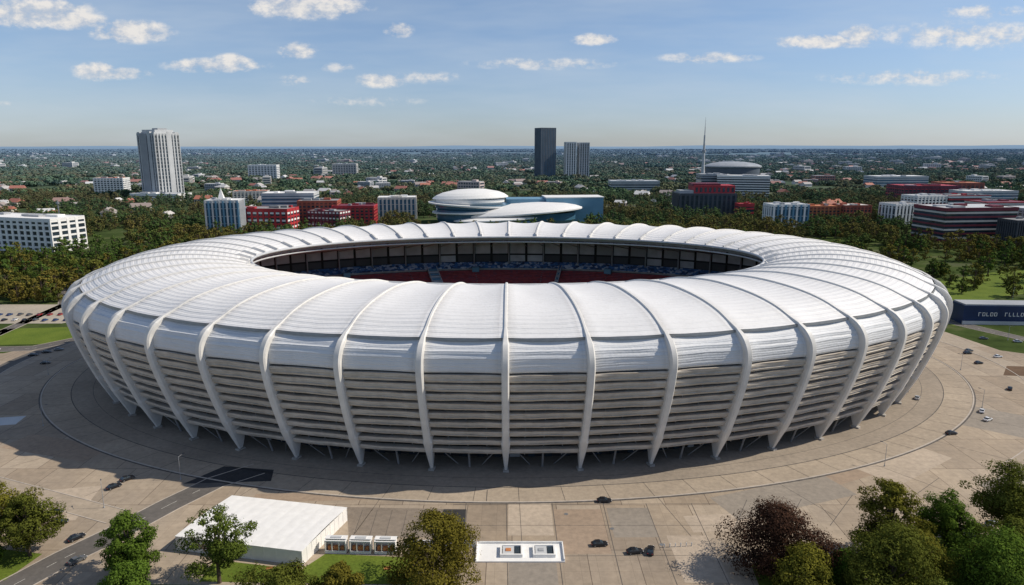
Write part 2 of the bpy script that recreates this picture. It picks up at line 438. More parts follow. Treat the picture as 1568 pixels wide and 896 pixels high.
# ------------------------------------------------------------------ ground
gm=MB(); gm.add([(-60000,-3000,0),(60000,-3000,0),(60000,70000,0),(-60000,70000,0)],[(0,1,2,3)])
gm.obj('ground',[M['terrain']])
sheet('plaza',[(-460,60),(460,60),(460,352),(330,372),(292,398),(285,440),(250,490),(150,545),(0,575),(-150,545),(-250,490),(-276,425),(-300,392),(-460,372)],.02,M['plaza'])
def strip(name,a0,b0,a1,b1,z,m,h=0,p0=0,p1=2*pi,n=240,parent=None):
    closed=abs(p1-p0-2*pi)<1e-6
    ph=np.linspace(p0,p1,n,endpoint=not closed)
    cols=[ell(a0,b0,ph,z),ell(a1,b1,ph,z)]
    if h: cols=[ell(a0,b0,ph,0),ell(a0,b0,ph,h),ell(a1,b1,ph,h),ell(a1,b1,ph,0)]
    return grid(name,np.stack(cols,1),m,parent,closed=closed,smooth=False)
strip('ring_road',190,115,245,163,.04,M['ring'])
strip('stadium_apron',190,115,232,152.5,.06,M['apron'])
strip('ring_kerb',245,163,245.6,163.6,0,M['kerb'],.18)
strip('ring_joint',232,152.5,232.4,152.9,.075,M['joint'])
strip('ring_joint',245.6,163.6,246.3,164.3,.05,M['joint'])
strip('ring_joint',222,145.5,222.2,145.7,.075,M['joint'])
strip('outer_kerb',275,186,275.5,186.5,0,M['kerb'],.16,.75,2.4)
strip('outer_kerb',275,186,275.5,186.5,0,M['kerb'],.16,-2.4,-.95)
strip('outer_path',275.6,186.6,284,194,.04,M['ring'],0,.8,2.4)
strip('outer_path',275.6,186.6,284,194,.04,M['asphalt'],0,-2.4,-.98)
mb=MB()
for kk in range(96):
    phi=(kk+.3)/96*2*pi; sp,cp=math.sin(phi),math.cos(phi)
    mb.box((CX+238.6*sp,CY-157.7*cp,.07),(.16,11,.01),0,phi)
    if kk%3==0: mb.box((CX+260*sp,CY-176*cp,.045),(.16,26,.01),0,phi)
mb.obj('ring_radial_joints',[M['joint']])
def poly_road(name,pts,w,z,m,kerb=True,mark=True):
    e=empty(name); L=[];Rr=[]
    for i,p in enumerate(pts):
        a=Vector(pts[max(i-1,0)]);b=Vector(pts[min(i+1,len(pts)-1)]); t=(b-a).normalized(); n=Vector((-t.y,t.x))
        L.append((Vector(p)+n*w/2,n)); Rr.append((Vector(p)-n*w/2,n))
    mb=MB()
    for i in range(len(pts)-1):
        mb.add([(*L[i][0],z),(*L[i+1][0],z),(*Rr[i+1][0],z),(*Rr[i][0],z)],[(0,1,2,3)],0)
        if kerb:
            for S,s in ((L,1),(Rr,-1)):
                p,n=S[i];q,n2=S[i+1]; pp=p+n*.35*s; qq=q+n2*.35*s
                mb.add([(*p,0),(*p,.14),(*q,.14),(*q,0),(*pp,0),(*pp,.14),(*qq,.14),(*qq,0)],[(0,1,2,3),(1,5,6,2),(4,5,6,7)],1)
        if mark:
            a=Vector(pts[i]);b=Vector(pts[i+1]);t=(b-a);l=t.length;t.normalize();n=Vector((-t.y,t.x));u=0
            while u<l-3:
                p=a+t*u;q=a+t*(u+3); mb.add([(*(p+n*.08),z+.012),(*(q+n*.08),z+.012),(*(q-n*.08),z+.012),(*(p-n*.08),z+.012)],[(0,1,2,3)],2); u+=9
    mb.obj('carriageway',[m,M['kerb'],M['line']],e); return e
poly_road('road',[(-150,140),(-139,172),(-133,185),(-126,197),(-117,216),(-108,232),(-96,243)],10,.05,M['asphalt'])
poly_road('road',[(-460,300),(-330,262),(-250,246),(-190,232),(-130,208)],8,.045,M['ring'],True,False)
poly_road('road',[(-700,455),(-420,402),(-330,398),(-290,402),(-262,440),(-240,500),(-180,560),(-60,600),(120,600),(230,560),(290,500),(312,450),(330,410),(460,385),(900,330)],11,.06,M['asphalt'])
poly_road('road',[(330,412),(380,470),(470,540),(640,640),(900,760)],9,.07,M['asphalt'])
poly_road('road',[(-330,400),(-345,520),(-420,640),(-520,760)],8,.05,M['asphalt'])
sheet('asphalt_patch',[(-119,231),(-88,233),(-90,242),(-110,245)],.075,M['dark_asphalt'])
sheet('lawn',[(-330,408),(-284,412),(-268,445),(-300,452),(-420,438),(-600,452),(-600,420)],.05,M['lawn'])
sheet('car_park',[(-600,458),(-310,462),(-285,500),(-330,520),(-600,520)],.05,M['gravel'])
sheet('lawn',[(-160,174),(-143,174),(-141,187),(-158,190)],.06,M['lawn'])
sheet('lawn',[(-88,184),(-61,179),(-56,187),(-28,185),(-26,172),(-88,173.5)],.06,M['lawn'])
sheet('lawn',[(-110,150),(-60,150),(-60,171.4),(-110,172.4)],.06,M['lawn'])
sheet('path',[(-112,173),(-26,171),(-26,168),(-112,172)],.055,M['gravel'])
sheet('lawn',[(64,130),(200,130),(200,196),(128,196),(100,186),(70,182)],.06,M['lawn'])
sheet('flower_bed',[(84,176),(94,176),(95,184),(87,185)],.08,M['bed'])
sheet('flower_bed',[(136,186),(150,188),(150,193),(137,192)],.08,M['bed'])
sheet('timber_deck',[(-56,214.5),(-15,213),(-14.5,196),(-51,196)],.05,M['deck'])
sheet('asphalt_patch',[(-23,213),(-15.5,213),(-15,199),(-24,206)],.06,M['dark_asphalt'])
for pl in ([(300,455),(318,470),(390,545),(520,600),(640,690),(520,690),(380,610),(300,540)],
           [(345,408),(470,392),(700,362),(700,430),(430,470),(380,452)],
           [(560,560),(700,560),(900,640),(900,720),(660,620)]):
    sheet('lawn',pl,.05,M['lawn'])
sheet('car_park',[(345,425),(430,410),(520,470),(440,510),(385,462)],.08,M['gravel'])
sheet('soil_strip',[(262,352),(460,330),(460,349),(275,368)],.05,M['soil'])
mb=MB()
for x in (-15.5,-1.5,14,31,46,61): mb.box((x,192,.045),(.2,50,.012),0,R.uniform(-.02,.02))
for y in (216.5,203,186): mb.box((25,y,.04),(90,.18,.012),0,R.uniform(-.01,.01))
mb.box((-8.8,222.5,.05),(.3,8,.02),0)
for a in range(5): mb.box((75+a*18,208+a*a*1.2,.045),(.2,26,.012),0,-.5-.1*a)
for a in range(8): mb.box((-50+a*5,204.5,.075),(.12,16,.012),0,.03)
mb.obj('expansion_joints',[M['joint']])
def patch(x,y,w,d,r,m):
    ca,sa=math.cos(r),math.sin(r)
    sheet('paving_patch',[(x+i*w*ca-j*d*sa,y+i*w*sa+j*d*ca) for i,j in ((-.5,-.5),(.5,-.5),(.5,.5),(-.5,.5))],.028+R.random()*.008,m)
M['p1']=worn('paving_light',(.44,.365,.285),.12);M['p2']=worn('paving_warm',(.32,.245,.18),.12);M['p3']=worn('paving_cool',(.285,.25,.208),.12)
patch(6,207,14.5,20,0,M['p1']);patch(22,200,16,26,0,M['p2']);patch(39,205,14,18,.01,M['p3']);patch(6,180,14,16,0,M['p3']);patch(55,185,13,24,0,M['p1'])
patch(95,222,50,16,.35,M['p3']);patch(150,250,40,22,.6,M['p1']);patch(-160,215,30,24,.2,M['p1']);patch(-185,262,44,14,-.3,M['p2']);patch(-170,190,22,16,.3,M['p3']);patch(215,290,30,30,.9,M['p3'])
patch(-232,288,26,10,.2,M['lgrey']);patch(70,205,26,10,.1,M['p1']);patch(120,236,30,9,.45,M['p2']);patch(-60,222,60,6,.05,M['p2'])
patch(-200,225,40,5,.3,M['p3']);patch(-215,320,24,14,-.2,M['p3']);patch(185,235,34,7,.5,M['p3']);patch(230,262,30,6,.7,M['p2'])
mb=MB()
for i in range(3): mb.cyl((18+i*14,210-i*9,.04),(18+i*14,210-i*9,.06),.7,.7,12)
mb.obj('manhole_covers',[M['steel']])

# ------------------------------------------------------------------ trees
def tree_mesh(name,seed,h,w,nclump,nleaf,ls,leafmat,trunk=True,sparse=1.,layered=False,base=.28):
    r=np.random.default_rng(seed); rr=random.Random(seed)
    lob=[(r.uniform(0,2*pi),r.uniform(.14,.3),k) for k in (2,3,5)]
    c=[]; rad=[]; zc0=h*base
    for i in range(nclump):
        z=r.uniform(0,1)**1.1
        th=r.uniform(0,2*pi)
        env=math.sin(pi*min(1,(z*.78+.2)))**.55*(1+sum(a*math.sin(k*th+p+z*3) for p,a,k in lob)*.8)
        ra=r.uniform(.25,1)**.55
        rd=w*(.06+.09*r.random()**1.3)*sparse*(1.15-.3*z)
        R_=max(0,(w*.5*env*ra)-rd*.7)
        c.append((R_*math.cos(th),R_*math.sin(th),zc0+(h-zc0)*(.06+.84*z)+r.normal()*h*.018)); rad.append(rd)
    c=np.array(c); rad=np.array(rad)
    cc=np.array([0,0,zc0+(h-zc0)*.4])
    mb=MB()
    if trunk:
        mb.cyl((0,0,-.1),(0,0,h*.3),h*.026,h*.019,8,0,False)
        top=(rr.uniform(-.03,.03)*h,rr.uniform(-.03,.03)*h,h*.75)
        mb.cyl((0,0,h*.3),top,h*.019,h*.006,6,0,False)
        for i in r.permutation(nclump)[:min(nclump,26)]:
            z=min(rr.uniform(.2,.6)*h,c[i][2]-.03*h)
            mb.cyl((0,0,z),tuple(c[i]),h*.009,h*.0025,5,0,False)
    nv0=len(mb.v)
    wt=rad**2; wt/=wt.sum()
    idx=r.choice(nclump,nleaf,p=wt)
    d=r.normal(size=(nleaf,3)); d/=np.linalg.norm(d,axis=1)[:,None]
    lump=1+.22*np.sin(d[:,0]*7+idx)*np.sin(d[:,1]*6+idx*2.3)+.1*np.sin(d[:,2]*11+idx)
    rr_=rad[idx]*(r.uniform(.45,1.0,nleaf)**.5)*lump*np.where(r.random(nleaf)<.06,1.28,1)
    sc=np.array([1.15,1.15,.5 if layered else .8])
    p=c[idx]+d*rr_[:,None]*sc
    out=(p-cc); out/=np.linalg.norm(out,axis=1)[:,None]+1e-6
    n=d*.8+out*.4+np.array([0,0,.3])+r.normal(size=(nleaf,3))*.4; n/=np.linalg.norm(n,axis=1)[:,None]
    a=np.cross(n,r.normal(size=(nleaf,3))); a/=np.linalg.norm(a,axis=1)[:,None]; b=np.cross(n,a)
    s=(ls*r.uniform(.6,1.3,nleaf))[:,None]
    q=np.stack([p-a*s*.5,p+b*s*.36,p+a*s*.5,p-b*s*.36],1).reshape(-1,3)
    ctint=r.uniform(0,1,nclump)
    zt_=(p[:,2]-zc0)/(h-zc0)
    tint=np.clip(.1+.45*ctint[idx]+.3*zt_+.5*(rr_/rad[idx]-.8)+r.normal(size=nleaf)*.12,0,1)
    V=mb.v+q.tolist(); F=list(mb.f)+(np.arange(nleaf*4).reshape(-1,4)+nv0).tolist()
    me=bpy.data.meshes.new(name); me.from_pydata(V,[],F)
    me.materials.append(M['bark']); me.materials.append(leafmat)
    me.polygons.foreach_set('material_index',[0]*len(mb.f)+[1]*nleaf)
    at=me.attributes.new('tint','FLOAT','POINT')
    at.data.foreach_set('value',np.concatenate([np.zeros(nv0),np.repeat(tint,4)]).astype(np.float32))
    me.update(); return me
def tree(name,x,y,h,w,lm,seed,ncl=85,nl=19000,ls=.56,**k):
    return mkobj(name,tree_mesh('foliage_and_limbs',seed,h,w,ncl,nl,ls,lm,**k),None,(x,y,0),seed*.7)
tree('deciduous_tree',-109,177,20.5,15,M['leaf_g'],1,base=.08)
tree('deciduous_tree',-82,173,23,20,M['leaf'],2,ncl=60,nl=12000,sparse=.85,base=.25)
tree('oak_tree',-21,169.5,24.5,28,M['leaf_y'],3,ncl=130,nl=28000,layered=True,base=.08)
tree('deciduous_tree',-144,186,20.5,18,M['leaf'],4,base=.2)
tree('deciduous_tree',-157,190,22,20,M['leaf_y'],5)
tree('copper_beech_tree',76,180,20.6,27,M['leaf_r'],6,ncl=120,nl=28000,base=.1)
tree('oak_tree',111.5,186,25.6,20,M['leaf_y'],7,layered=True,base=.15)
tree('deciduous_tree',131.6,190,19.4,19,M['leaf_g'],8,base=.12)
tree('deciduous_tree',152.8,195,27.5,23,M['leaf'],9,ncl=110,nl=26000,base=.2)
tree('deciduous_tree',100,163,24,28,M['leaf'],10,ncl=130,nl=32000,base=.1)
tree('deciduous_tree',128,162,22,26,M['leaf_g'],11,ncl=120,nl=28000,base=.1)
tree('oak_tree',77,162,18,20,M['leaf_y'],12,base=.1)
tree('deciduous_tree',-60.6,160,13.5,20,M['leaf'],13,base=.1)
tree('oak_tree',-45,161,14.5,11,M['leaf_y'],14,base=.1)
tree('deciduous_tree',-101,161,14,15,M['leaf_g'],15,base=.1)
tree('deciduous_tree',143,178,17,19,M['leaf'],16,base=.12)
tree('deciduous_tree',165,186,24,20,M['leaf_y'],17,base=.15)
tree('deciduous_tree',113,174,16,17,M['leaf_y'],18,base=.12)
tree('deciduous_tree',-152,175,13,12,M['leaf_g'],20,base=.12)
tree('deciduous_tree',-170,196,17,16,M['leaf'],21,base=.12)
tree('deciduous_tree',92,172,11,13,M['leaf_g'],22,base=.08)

# ------------------------------------------------------------------ buildings
foot=[]
def building(name,x,y,w,d,h,rot=0,fl=6,bays=8,wall='white',glass='glass',style='grid',roof='lgrey',alt=None,plant=True,sp=.42,z0=0,par=None):
    foot.append((x,y,max(w,d)*.62,))
    e=par or empty(name,(x,y,0),rot)
    g=MB(); g.box((0,0,z0+(h-.5)/2),(w-1.0,d-1.0,h-.5)); g.obj('windows',[M[glass]],e)
    wl=MB(); fh=h/fl
    if style in('grid','bands'):
        for i in range(fl+1):
            t=fh*sp if 0<i<fl else fh*sp*1.3
            zc=i*fh if 0<i<fl else (t/2 if i==0 else h-t/2)
            wl.box((0,0,z0+zc),(w,d,t),1 if (alt and i%2) else 0)
    else:
        wl.box((0,0,z0+h-1.2),(w,d,2.6)); wl.box((0,0,z0+1.5),(w,d,3))
        for i in range(1,fl,2): wl.box((0,0,z0+i*fh),(w-.5,d-.5,.7))
    if style in('grid','fins'):
        nx=bays; ny=max(2,int(bays*d/w)); pw=(w/nx)*(.34 if style=='grid' else .42)
        o=.12 if style=='grid' else .5
        for i in range(nx+1):
            X=-w/2+pw/2-.06+(w-pw+.12)*i/nx
            for s in (-1,1): wl.box((X,s*(d/2-.3+o/2),z0+h/2+.15),(pw,1.0+o,h-.1),1 if (alt and i%2 and style=='fins') else 0)
        for i in range(1,ny):
            Y=-d/2+(d)*i/ny
            for s in (-1,1): wl.box((s*(w/2-.3+o/2),Y,z0+h/2+.1),(1.0+o,pw,h-.2))
    wl.obj('walls',[M[wall],M[alt or wall]],e)
    r=MB(); r.box((0,0,z0+h+.35),(w-1.6,d-1.6,.9))
    for s in (-1,1):
        r.box((0,s*(d/2-.2),z0+h+.6),(w+.3,.5,1.6),1); r.box((s*(w/2-.1),0,z0+h+.55),(.5,d-.9,1.5),1)
    if plant:
        rr=random.Random(int(x*7+y))
        for i in range(5):
            r.box((rr.uniform(-.35,.35)*w,rr.uniform(-.3,.3)*d,z0+h+1.8),(rr.uniform(.06,.2)*w,rr.uniform(.1,.25)*d,rr.uniform(1.5,4)),rr.choice((0,1,2)))
    r.obj('roof',[M[roof],M[wall],M['grey']],e)
    return e
building('hotel_building',-572,815,128,44,38,-.3,6,13,'white','glass','grid','white',sp=.34)
t=building('tower_block',-809,1622,62,62,146,-.5,36,8,'lgrey','glass','fins','lgrey',plant=False)
mb=MB(); mb.box((0,0,150.5),(46,46,8)); mb.box((8,0,156),(20,24,4),1)
for sx in (-1,1):
    for sy in (-1,1): mb.box((sx*26,sy*26,74),(9,9,150.5))
mb.box((12,0,75),(9,63.6,151)); mb.box((31,6,75),(1.6,10,151)); mb.box((-8,-31.2,76),(22,1.8,140),1)
mb.obj('crown_and_piers',[M['lgrey'],M['grey']],t)
building('podium_building',-790,1570,120,50,14,-.2,2,14,'white','glass','bands','lgrey')
b=building('office_building',-397,962,44,40,46,.15,9,9,'lgrey','blueglass','fins','white','blueclad')
mb=MB(); mb.cyl((-4,0,44),(-4,0,62),7,.3,4,0); mb.cyl((-4,0,60),(-4,0,68),.3,.1,6,0); mb.obj('spire',[M['white']],b)
building('office_building',-352,1110,80,50,46,.1,8,12,'lgrey','blueglass','bands','white')
building('apartment_building',-355,1005,80,40,31,-.12,6,9,'red','glass','grid','roofgrey','white',sp=.5)
building('brick_building',-300,1085,60,44,36,.1,7,9,'brick','glass','grid','roofgrey')
building('brick_building',-243,1075,64,40,29,.05,6,9,'red','glass','grid','dred','brick')
building('brick_building',-275,1040,56,30,24,-.3,5,9,'dred','glass','grid','roofgrey','white')
building('office_building',-190,1155,62,40,36,.12,7,9,'cream','blueglass','fins','white')
building('office_tower',122,2600,60,56,181,.4,45,9,'dgrey','blueglass','fins','grey',plant=False)
building('residential_tower',214,2600,38,48,131,.1,30,4,'white','glass','fins','lgrey',plant=False)
building('residential_tower',264,2620,38,48,129,.1,30,4,'lgrey','glass','fins','lgrey',plant=False)
b=building('cinema_building',345,1255,100,60,36,.0,7,12,'dgrey','glass','fins','dgrey')
mb=MB(); mb.box((14,4,43),(72,44,15)); mb.box((0,0,52),(50,30,4),1); mb.box((-36,-6,39),(24,30,6),2)
for k in range(9): mb.box((-18+k*8,-18.2,43),(4,.8,8),3)
mb.obj('red_upper_storey',[M['red'],M['dred'],M['grey'],M['glass']],b)
building('red_kiosk_building',398,1190,26,20,22,.1,3,4,'red','glass','bands','red')
building('office_building',545,1655,118,50,50,-.25,9,12,'white','glass','bands','white')
building('office_building',480,1690,60,50,52,0,8,8,'grey','glass','bands','lgrey')
building('office_building',414,1050,56,34,33,.1,6,9,'white','blueglass','fins','lgrey','blueclad')
building('school_building',495,1125,60,34,24,.05,5,9,'orange','glass','grid','orange','brick')
building('school_building',548,1120,44,38,26,.1,5,7,'brick','glass','grid','cream')
building('apartment_building',606,1085,46,36,31,.2,6,7,'white','glass','fins','roofgrey')
building('red_warehouse',882,1500,120,70,36,0,6,14,'dred','glass','grid','red','red')
building('office_building',945,1400,110,50,31,.1,5,12,'lgrey','blueglass','bands','white')
building('shopping_centre',590,905,100,60,42,.12,8,14,'dred','glass','bands','lgrey','cream')
building('shopping_centre',628,845,50,30,31,.12,6,16,'dgrey','glass','fins','roofgrey')
building('apartment_building',700,930,60,50,38,.2,8,9,'grey','glass','grid','lgrey')
building('apartment_building',740,1060,70,50,36,.1,7,9,'red','glass','bands','dred','cream')
building('apartment_building',-1000,1750,70,40,40,.1,8,9,'white','glass','grid','orange')
building('apartment_building',-900,2550,100,50,50,.1,8,9,'white','glass','grid','lgrey')
building('office_building',-640,2700,90,60,50,.1,8,9,'cream','glass','grid','lgrey')
building('warehouse',330,1900,130,60,26,.0,4,12,'lgrey','glass','bands','lgrey')
building('warehouse',1150,2100,160,70,30,.1,4,12,'lgrey','blueglass','bands','white')
building('apartment_building',1050,1650,90,60,34,-.1,6,9,'brick','glass','grid','orange')
building('apartment_building',760,1280,70,40,30,.2,6,9,'white','glass','grid','lgrey')
building('red_warehouse',830,1290,80,50,30,.1,5,9,'red','glass','bands','roofgrey','white')
building('apartment_building',-560,1500,70,40,24,.2,5,9,'cream','glass','grid','orange')
building('apartment_building',-1150,1500,70,40,26,.2,5,9,'brick','glass','grid','orange')
e=empty('scoreboard_hall',(345,462,0),-.06)
mb=MB(); mb.box((0,4,6.5),(72,16,13)); mb.box((0,4,13.4),(70,14.5,1),1); mb.box((0,-4.3,1.2),(72.4,1,2.4),2); mb.obj('hall_body',[M['navy'],M['grey'],M['lgrey']],e)
mb=MB(); rr=random.Random(4); x=-26
for i in range(11):
    k=rr.randint(0,3)
    mb.box((x,-4.15,7.2),(.35,.2,2.6))
    if k!=0: mb.box((x+.8,-4.15,8.3),(1.3,.21,.35))
    if k!=1: mb.box((x+.8,-4.15,6.1),(1.3,.21,.35))
    if k>1: mb.box((x+1.5,-4.15,7.2),(.3,.19,2.0))
    x+=2.6 if i!=4 else 7
mb.obj('lettering',[M['white']],e); foot.append((345,462,50))
e=empty('museum_building',(0,1100,0)); foot.append((-60,1100,95)); foot.append((50,1090,90)); foot.append((110,1130,60)); foot.append((0,1010,50)); foot.append((-60,1010,45))
def disc(mb,cx,cy,a,b,z0,z1,tilt=0,n=64,mi=0,dome=0.):
    rings=[(.93,z0),(1.,z0+(z1-z0)*.4),(1.,z1),(.9,z1+dome*.32),(.75,z1+dome*.6),(.4,z1+dome*.92),(.02,z1+dome)]
    vs=[]
    for s,z in rings:
        for i in range(n):
            t=2*pi*i/n; X=a*s*math.cos(t); vs.append((cx+X,cy+b*s*math.sin(t),z+tilt*X))
    fs=[]
    for j in range(len(rings)-1):
        for i in range(n): fs.append((j*n+i,j*n+(i+1)%n,(j+1)*n+(i+1)%n,(j+1)*n+i))
    fs.append(tuple(range(n))); mb.add(vs,fs,mi)
mb=MB()
disc(mb,-62,0,58,45,0,22,0,mi=1); disc(mb,-60,-2,66,50,17,20,.03,mi=0); disc(mb,-62,0,60,46,22,30,0,mi=1)
disc(mb,-64,0,68,50,27,30,-.05,mi=0); disc(mb,-66,2,54,40,30,38,0,mi=0); disc(mb,-66,4,60,42,38,40,.03,mi=0,dome=13)
disc(mb,12,-8,88,46,0,18,0,mi=1); disc(mb,12,-10,98,54,16,19,.07,mi=0,dome=12)
disc(mb,-22,-34,60,34,0,8,0,mi=2); disc(mb,-22,-34,68,38,8,10.5,.05,mi=0,dome=4)
mb.box((98,30,19),(92,46,38),2,.1); mb.box((98,30,39),(94,48,1.5),0,.1)
mb.box((30,35,18),(80,50,36),2,.05)
for k in range(14): mb.box((58+k*6.2,6.5+k*.62,19),(.8,1.2,36),0,.1)
ob=mb.obj('curved_roofs',[M['white'],M['blueglass'],M['blueclad']],e)
e=empty('arena',(815,2600,0)); mb=MB(); disc(mb,0,0,98,80,0,40,0,mi=1); disc(mb,0,0,104,84,40,46,0,mi=0,dome=16); mb.obj('arena_shell',[M['grey'],M['dgrey']],e)
foot.append((815,2600,120))
mb=MB(); mb.cyl((0,0,0),(0,0,60),7,4.8,12); mb.cyl((0,0,60),(0,0,150),4.2,2.6,12); mb.cyl((0,0,100),(0,0,106),6,6,12,1); mb.cyl((0,0,150),(0,0,175),1.6,1.1,8); mb.cyl((0,0,175),(0,0,203),.8,.35,6)
mb.obj('broadcast_mast',[M['lgrey'],M['grey']],None,(584,2150,0))
mb=MB(); mb.cyl((0,0,0),(0,0,45),1.2,.6,8)
for z in (28,34,40): mb.cyl((-2,0,z),(2,0,z),.3,.3,6)
mb.cyl((0,0,39),(0,0,42),2.2,2.2,10); mb.obj('telecom_mast',[M['steel']],None,(-640,980,0))

# ------------------------------------------------------------------ foreground structures
e=empty('event_tent'); A,B,C,D=[Vector(p) for p in ((-94.4,214),(-53.6,206),(-61,181),(-101.8,189))]
nx_,ny_=10,6; P=np.zeros((nx_*4+1,ny_*4+1,3))
for i in range(nx_*4+1):
    for j in range(ny_*4+1):
        u=i/(nx_*4);v=j/(ny_*4); p=(A*(1-u)+B*u)*(1-v)+(D*(1-u)+C*u)*v
        P[i,j]=(p.x,p.y,4.7+.5*math.sin(pi*v)-.05*(1-abs(math.sin(pi*u*nx_))))
grid('tent_roof',P,M['white'],e,closed=False,smooth=False)
mb=MB(); q=[A,B,C,D]
for i in range(4):
    a,b=q[i],q[(i+1)%4]; cen=(A+B+C+D)/4; a=a+(cen-a)*.01; b=b+(cen-b)*.01
    n=10
    for k in range(n):
        p=a.lerp(b,(k+.02)/n);s=a.lerp(b,(k+.98)/n)
        mb.add([(*p,0),(*s,0),(*s,4.6),(*p,4.6)],[(0,1,2,3)],0)
        mb.cyl((*a.lerp(b,k/n),0),(*a.lerp(b,k/n),4.75),.1,.1,6,0)
mb.obj('tent_walls',[M['white'],M['steel']],e)
def kiosk(x,y,w,d,h,rot,mi):
    e=empty('kiosk',(x,y,0),rot); mb=MB()
    t=.25
    for sx in (-1,1): mb.box((sx*(w/2-t/2),0,h/2),(t,d,h))
    mb.box((0,d/2-t/2,h/2),(w-2*t,t,h)); mb.box((0,-d/2+.2,.4),(w-2*t,.4,.8)); mb.box((0,-d/2+.2,h-.2),(w-2*t,.4,.4))
    for k in range(1,3): mb.box((-w/2+w*k/3,-d/2+.2,h/2),(.2,.35,h-1.2))
    mb.box((0,.5,h+.12),(w+.2,d-.6,.24)); mb.box((0,.4,h+.34),(w*.5,d*.4,.2),2)
    for k,(px,cw) in enumerate(((-1.9,1.1),(0,1.5),(1.9,1.0))): mb.box((px,-.1,1.2),(cw,d-1.6,1.7-.3*k),1)
    mb.obj('kiosk_body',[M['white'],M[mi],M['lgrey']],e)
for i,x in enumerate((-53,-45.5,-38)): kiosk(x,188.5-.25*i,6.4,2.6,4.2,-.04,'orangep')
mb=MB(); mb.box((2.4,187.4,.2),(26.4,9.6,.4)); mb.box((2.4,192,.6),(26.4,.3,1.0)); mb.box((-10.6,187.4,.6),(.3,9.2,1.)); mb.box((15.4,187.4,.6),(.3,9.2,1.))
mb.box((-22,190.5,1.2),(22,.4,2.4))
mb.obj('white_platform',[M['white']])
def skylight(x,y,mi):
    e=empty('roof_light_pavilion',(x,y,.4)); mb=MB()
    for sx in (-1,1): mb.box((sx*3.1,0,.5),(.5,5.4,1.0)); mb.box((0,sx*2.45,.5),(5.7,.5,1.0))
    mb.box((-.9,0,.6),(3.4,4.2,.5),1); mb.box((1.9,0,.45),(1.8,4.2,.4),2); mb.box((-.9,0,.9),(1.6,1.5,.3),3)
    mb.obj('frame_and_panels',[M['white'],M['lgrey'],M['glass'],M[mi]],e)
skylight(-.2,187.2,'orangep'); skylight(9.6,187.2,'grey')
def bench(x,y,r):
    e=empty('park_bench',(x,y,0),r); mb=MB()
    for k in range(3): mb.box((0,-.2+k*.2,.46),(2,.15,.05))
    for k in range(2): mb.box((0,.32,.62+k*.18),(2,.05,.13))
    for s in (-.8,.8): mb.box((s,0,.22),(.08,.5,.42),1); mb.box((s,.35,.6),(.08,.06,.5),1)
    mb.obj('slats_and_legs',[M['orangep'],M['steel']],e)
for x in (-70,-62,-36): bench(x,179,R.random()*.3)
bm=MB(); bm.cyl((0,0,0),(0,0,1.1),.16,.14,8); bm.cyl((0,0,1.1),(0,0,1.2),.2,.12,8); bme=bm.mesh('bollard',[M['lgrey']])
for k in range(6): mkobj('bollard',bme,None,(46.5+k*1.7,190.5+.15*k,0))
lm=MB(); lm.cyl((0,0,0),(0,0,.6),.28,.22,8); lm.cyl((0,0,.6),(0,0,9),.11,.07,8); lm.cyl((0,0,8.9),(1.8,0,9.4),.06,.05,6); lm.box((2.1,0,9.42),(1.0,.34,.14),1,0); lme=lm.mesh('street_lamp',[M['grey'],M['dgrey']])
for ph in (-1.4,-.95,-.5,.62,1.1,1.45):
    mkobj('street_lamp',lme,None,(CX+249*math.sin(ph),CY-167*math.cos(ph),0),ph+pi/2)
for x,y in ((-147,196),(-138,214),(312,420),(330,470),(400,540),(480,590),(-300,455),(-350,455),(-420,460)): mkobj('street_lamp',lme,None,(x,y,0),R.random()*6)

# ------------------------------------------------------------------ cars
def carmesh(name,c):
    pm=mat('car_paint_'+name,c,.3,.05,1,.2,spec=.6)
    mb=MB()
    sec=[(-2.25,.72,.42,.62),(-2.15,.84,.28,.86),(-1.5,.9,.22,.98),(-.6,.91,.2,.97),(.7,.91,.2,.95),(1.5,.9,.22,.86),(2.05,.84,.26,.74),(2.28,.7,.38,.58)]
    vs=[]
    for x,w,z0,z1 in sec:
        zm=(z0+z1)/2
        vs+=[(x,-w*.94,z0),(x,-w,zm),(x,-w*.9,z1),(x,w*.9,z1),(x,w,zm),(x,w*.94,z0)]
    fs=[(i*6+j,i*6+(j+1)%6,(i+1)*6+(j+1)%6,(i+1)*6+j) for i in range(len(sec)-1) for j in range(6)]+[tuple(range(6)),tuple(42+j for j in range(6))]
    mb.add(vs,fs,0)
    g=[(-1.75,.78,.96),(-1.15,.68,1.4),(.1,.68,1.43),(.95,.8,.93)]
    vs=[]
    for (x,w,z) in g: vs+=[(x,-w,z),(x,w,z)]
    bz=.9; vs+=[(-1.75,-.8,bz),(-1.75,.8,bz),(.95,-.82,bz),(.95,.82,bz)]
    mb.add(vs,[(0,1,3,2),(4,5,7,6),(0,2,4,6,10,8),(1,9,11,7,5,3)],1)
    mb.box((-.53,0,1.445),(1.2,1.3,.05),0)
    for s in (-1,1): mb.box((-.5,s*.735,1.16),(.08,.06,.5),0); mb.box((.9,s*.98,.98),(.16,.16,.12),0)
    for x in (-1.4,1.4):
        for s in (-1,1):
            mb.cyl((x,s*.72,.32),(x,s*.93,.32),.33,.33,14,2); mb.cyl((x,s*.93,.32),(x,s*.945,.32),.19,.17,10,3)
    for s in (-1,1): mb.box((2.2,s*.58,.62),(.12,.3,.12),4); mb.box((-2.22,s*.6,.72),(.1,.28,.13),5)
    return mb.mesh('car_'+name,[pm,M['glass'],M['tyre'],M['steel'],M['white'],M['red']])
cars={n:carmesh(n,c) for n,c in dict(black=(.015,.016,.02),grey=(.12,.125,.13),silver=(.45,.46,.47),white=(.75,.75,.74),red=(.35,.03,.03),blue=(.03,.07,.2)).items()}
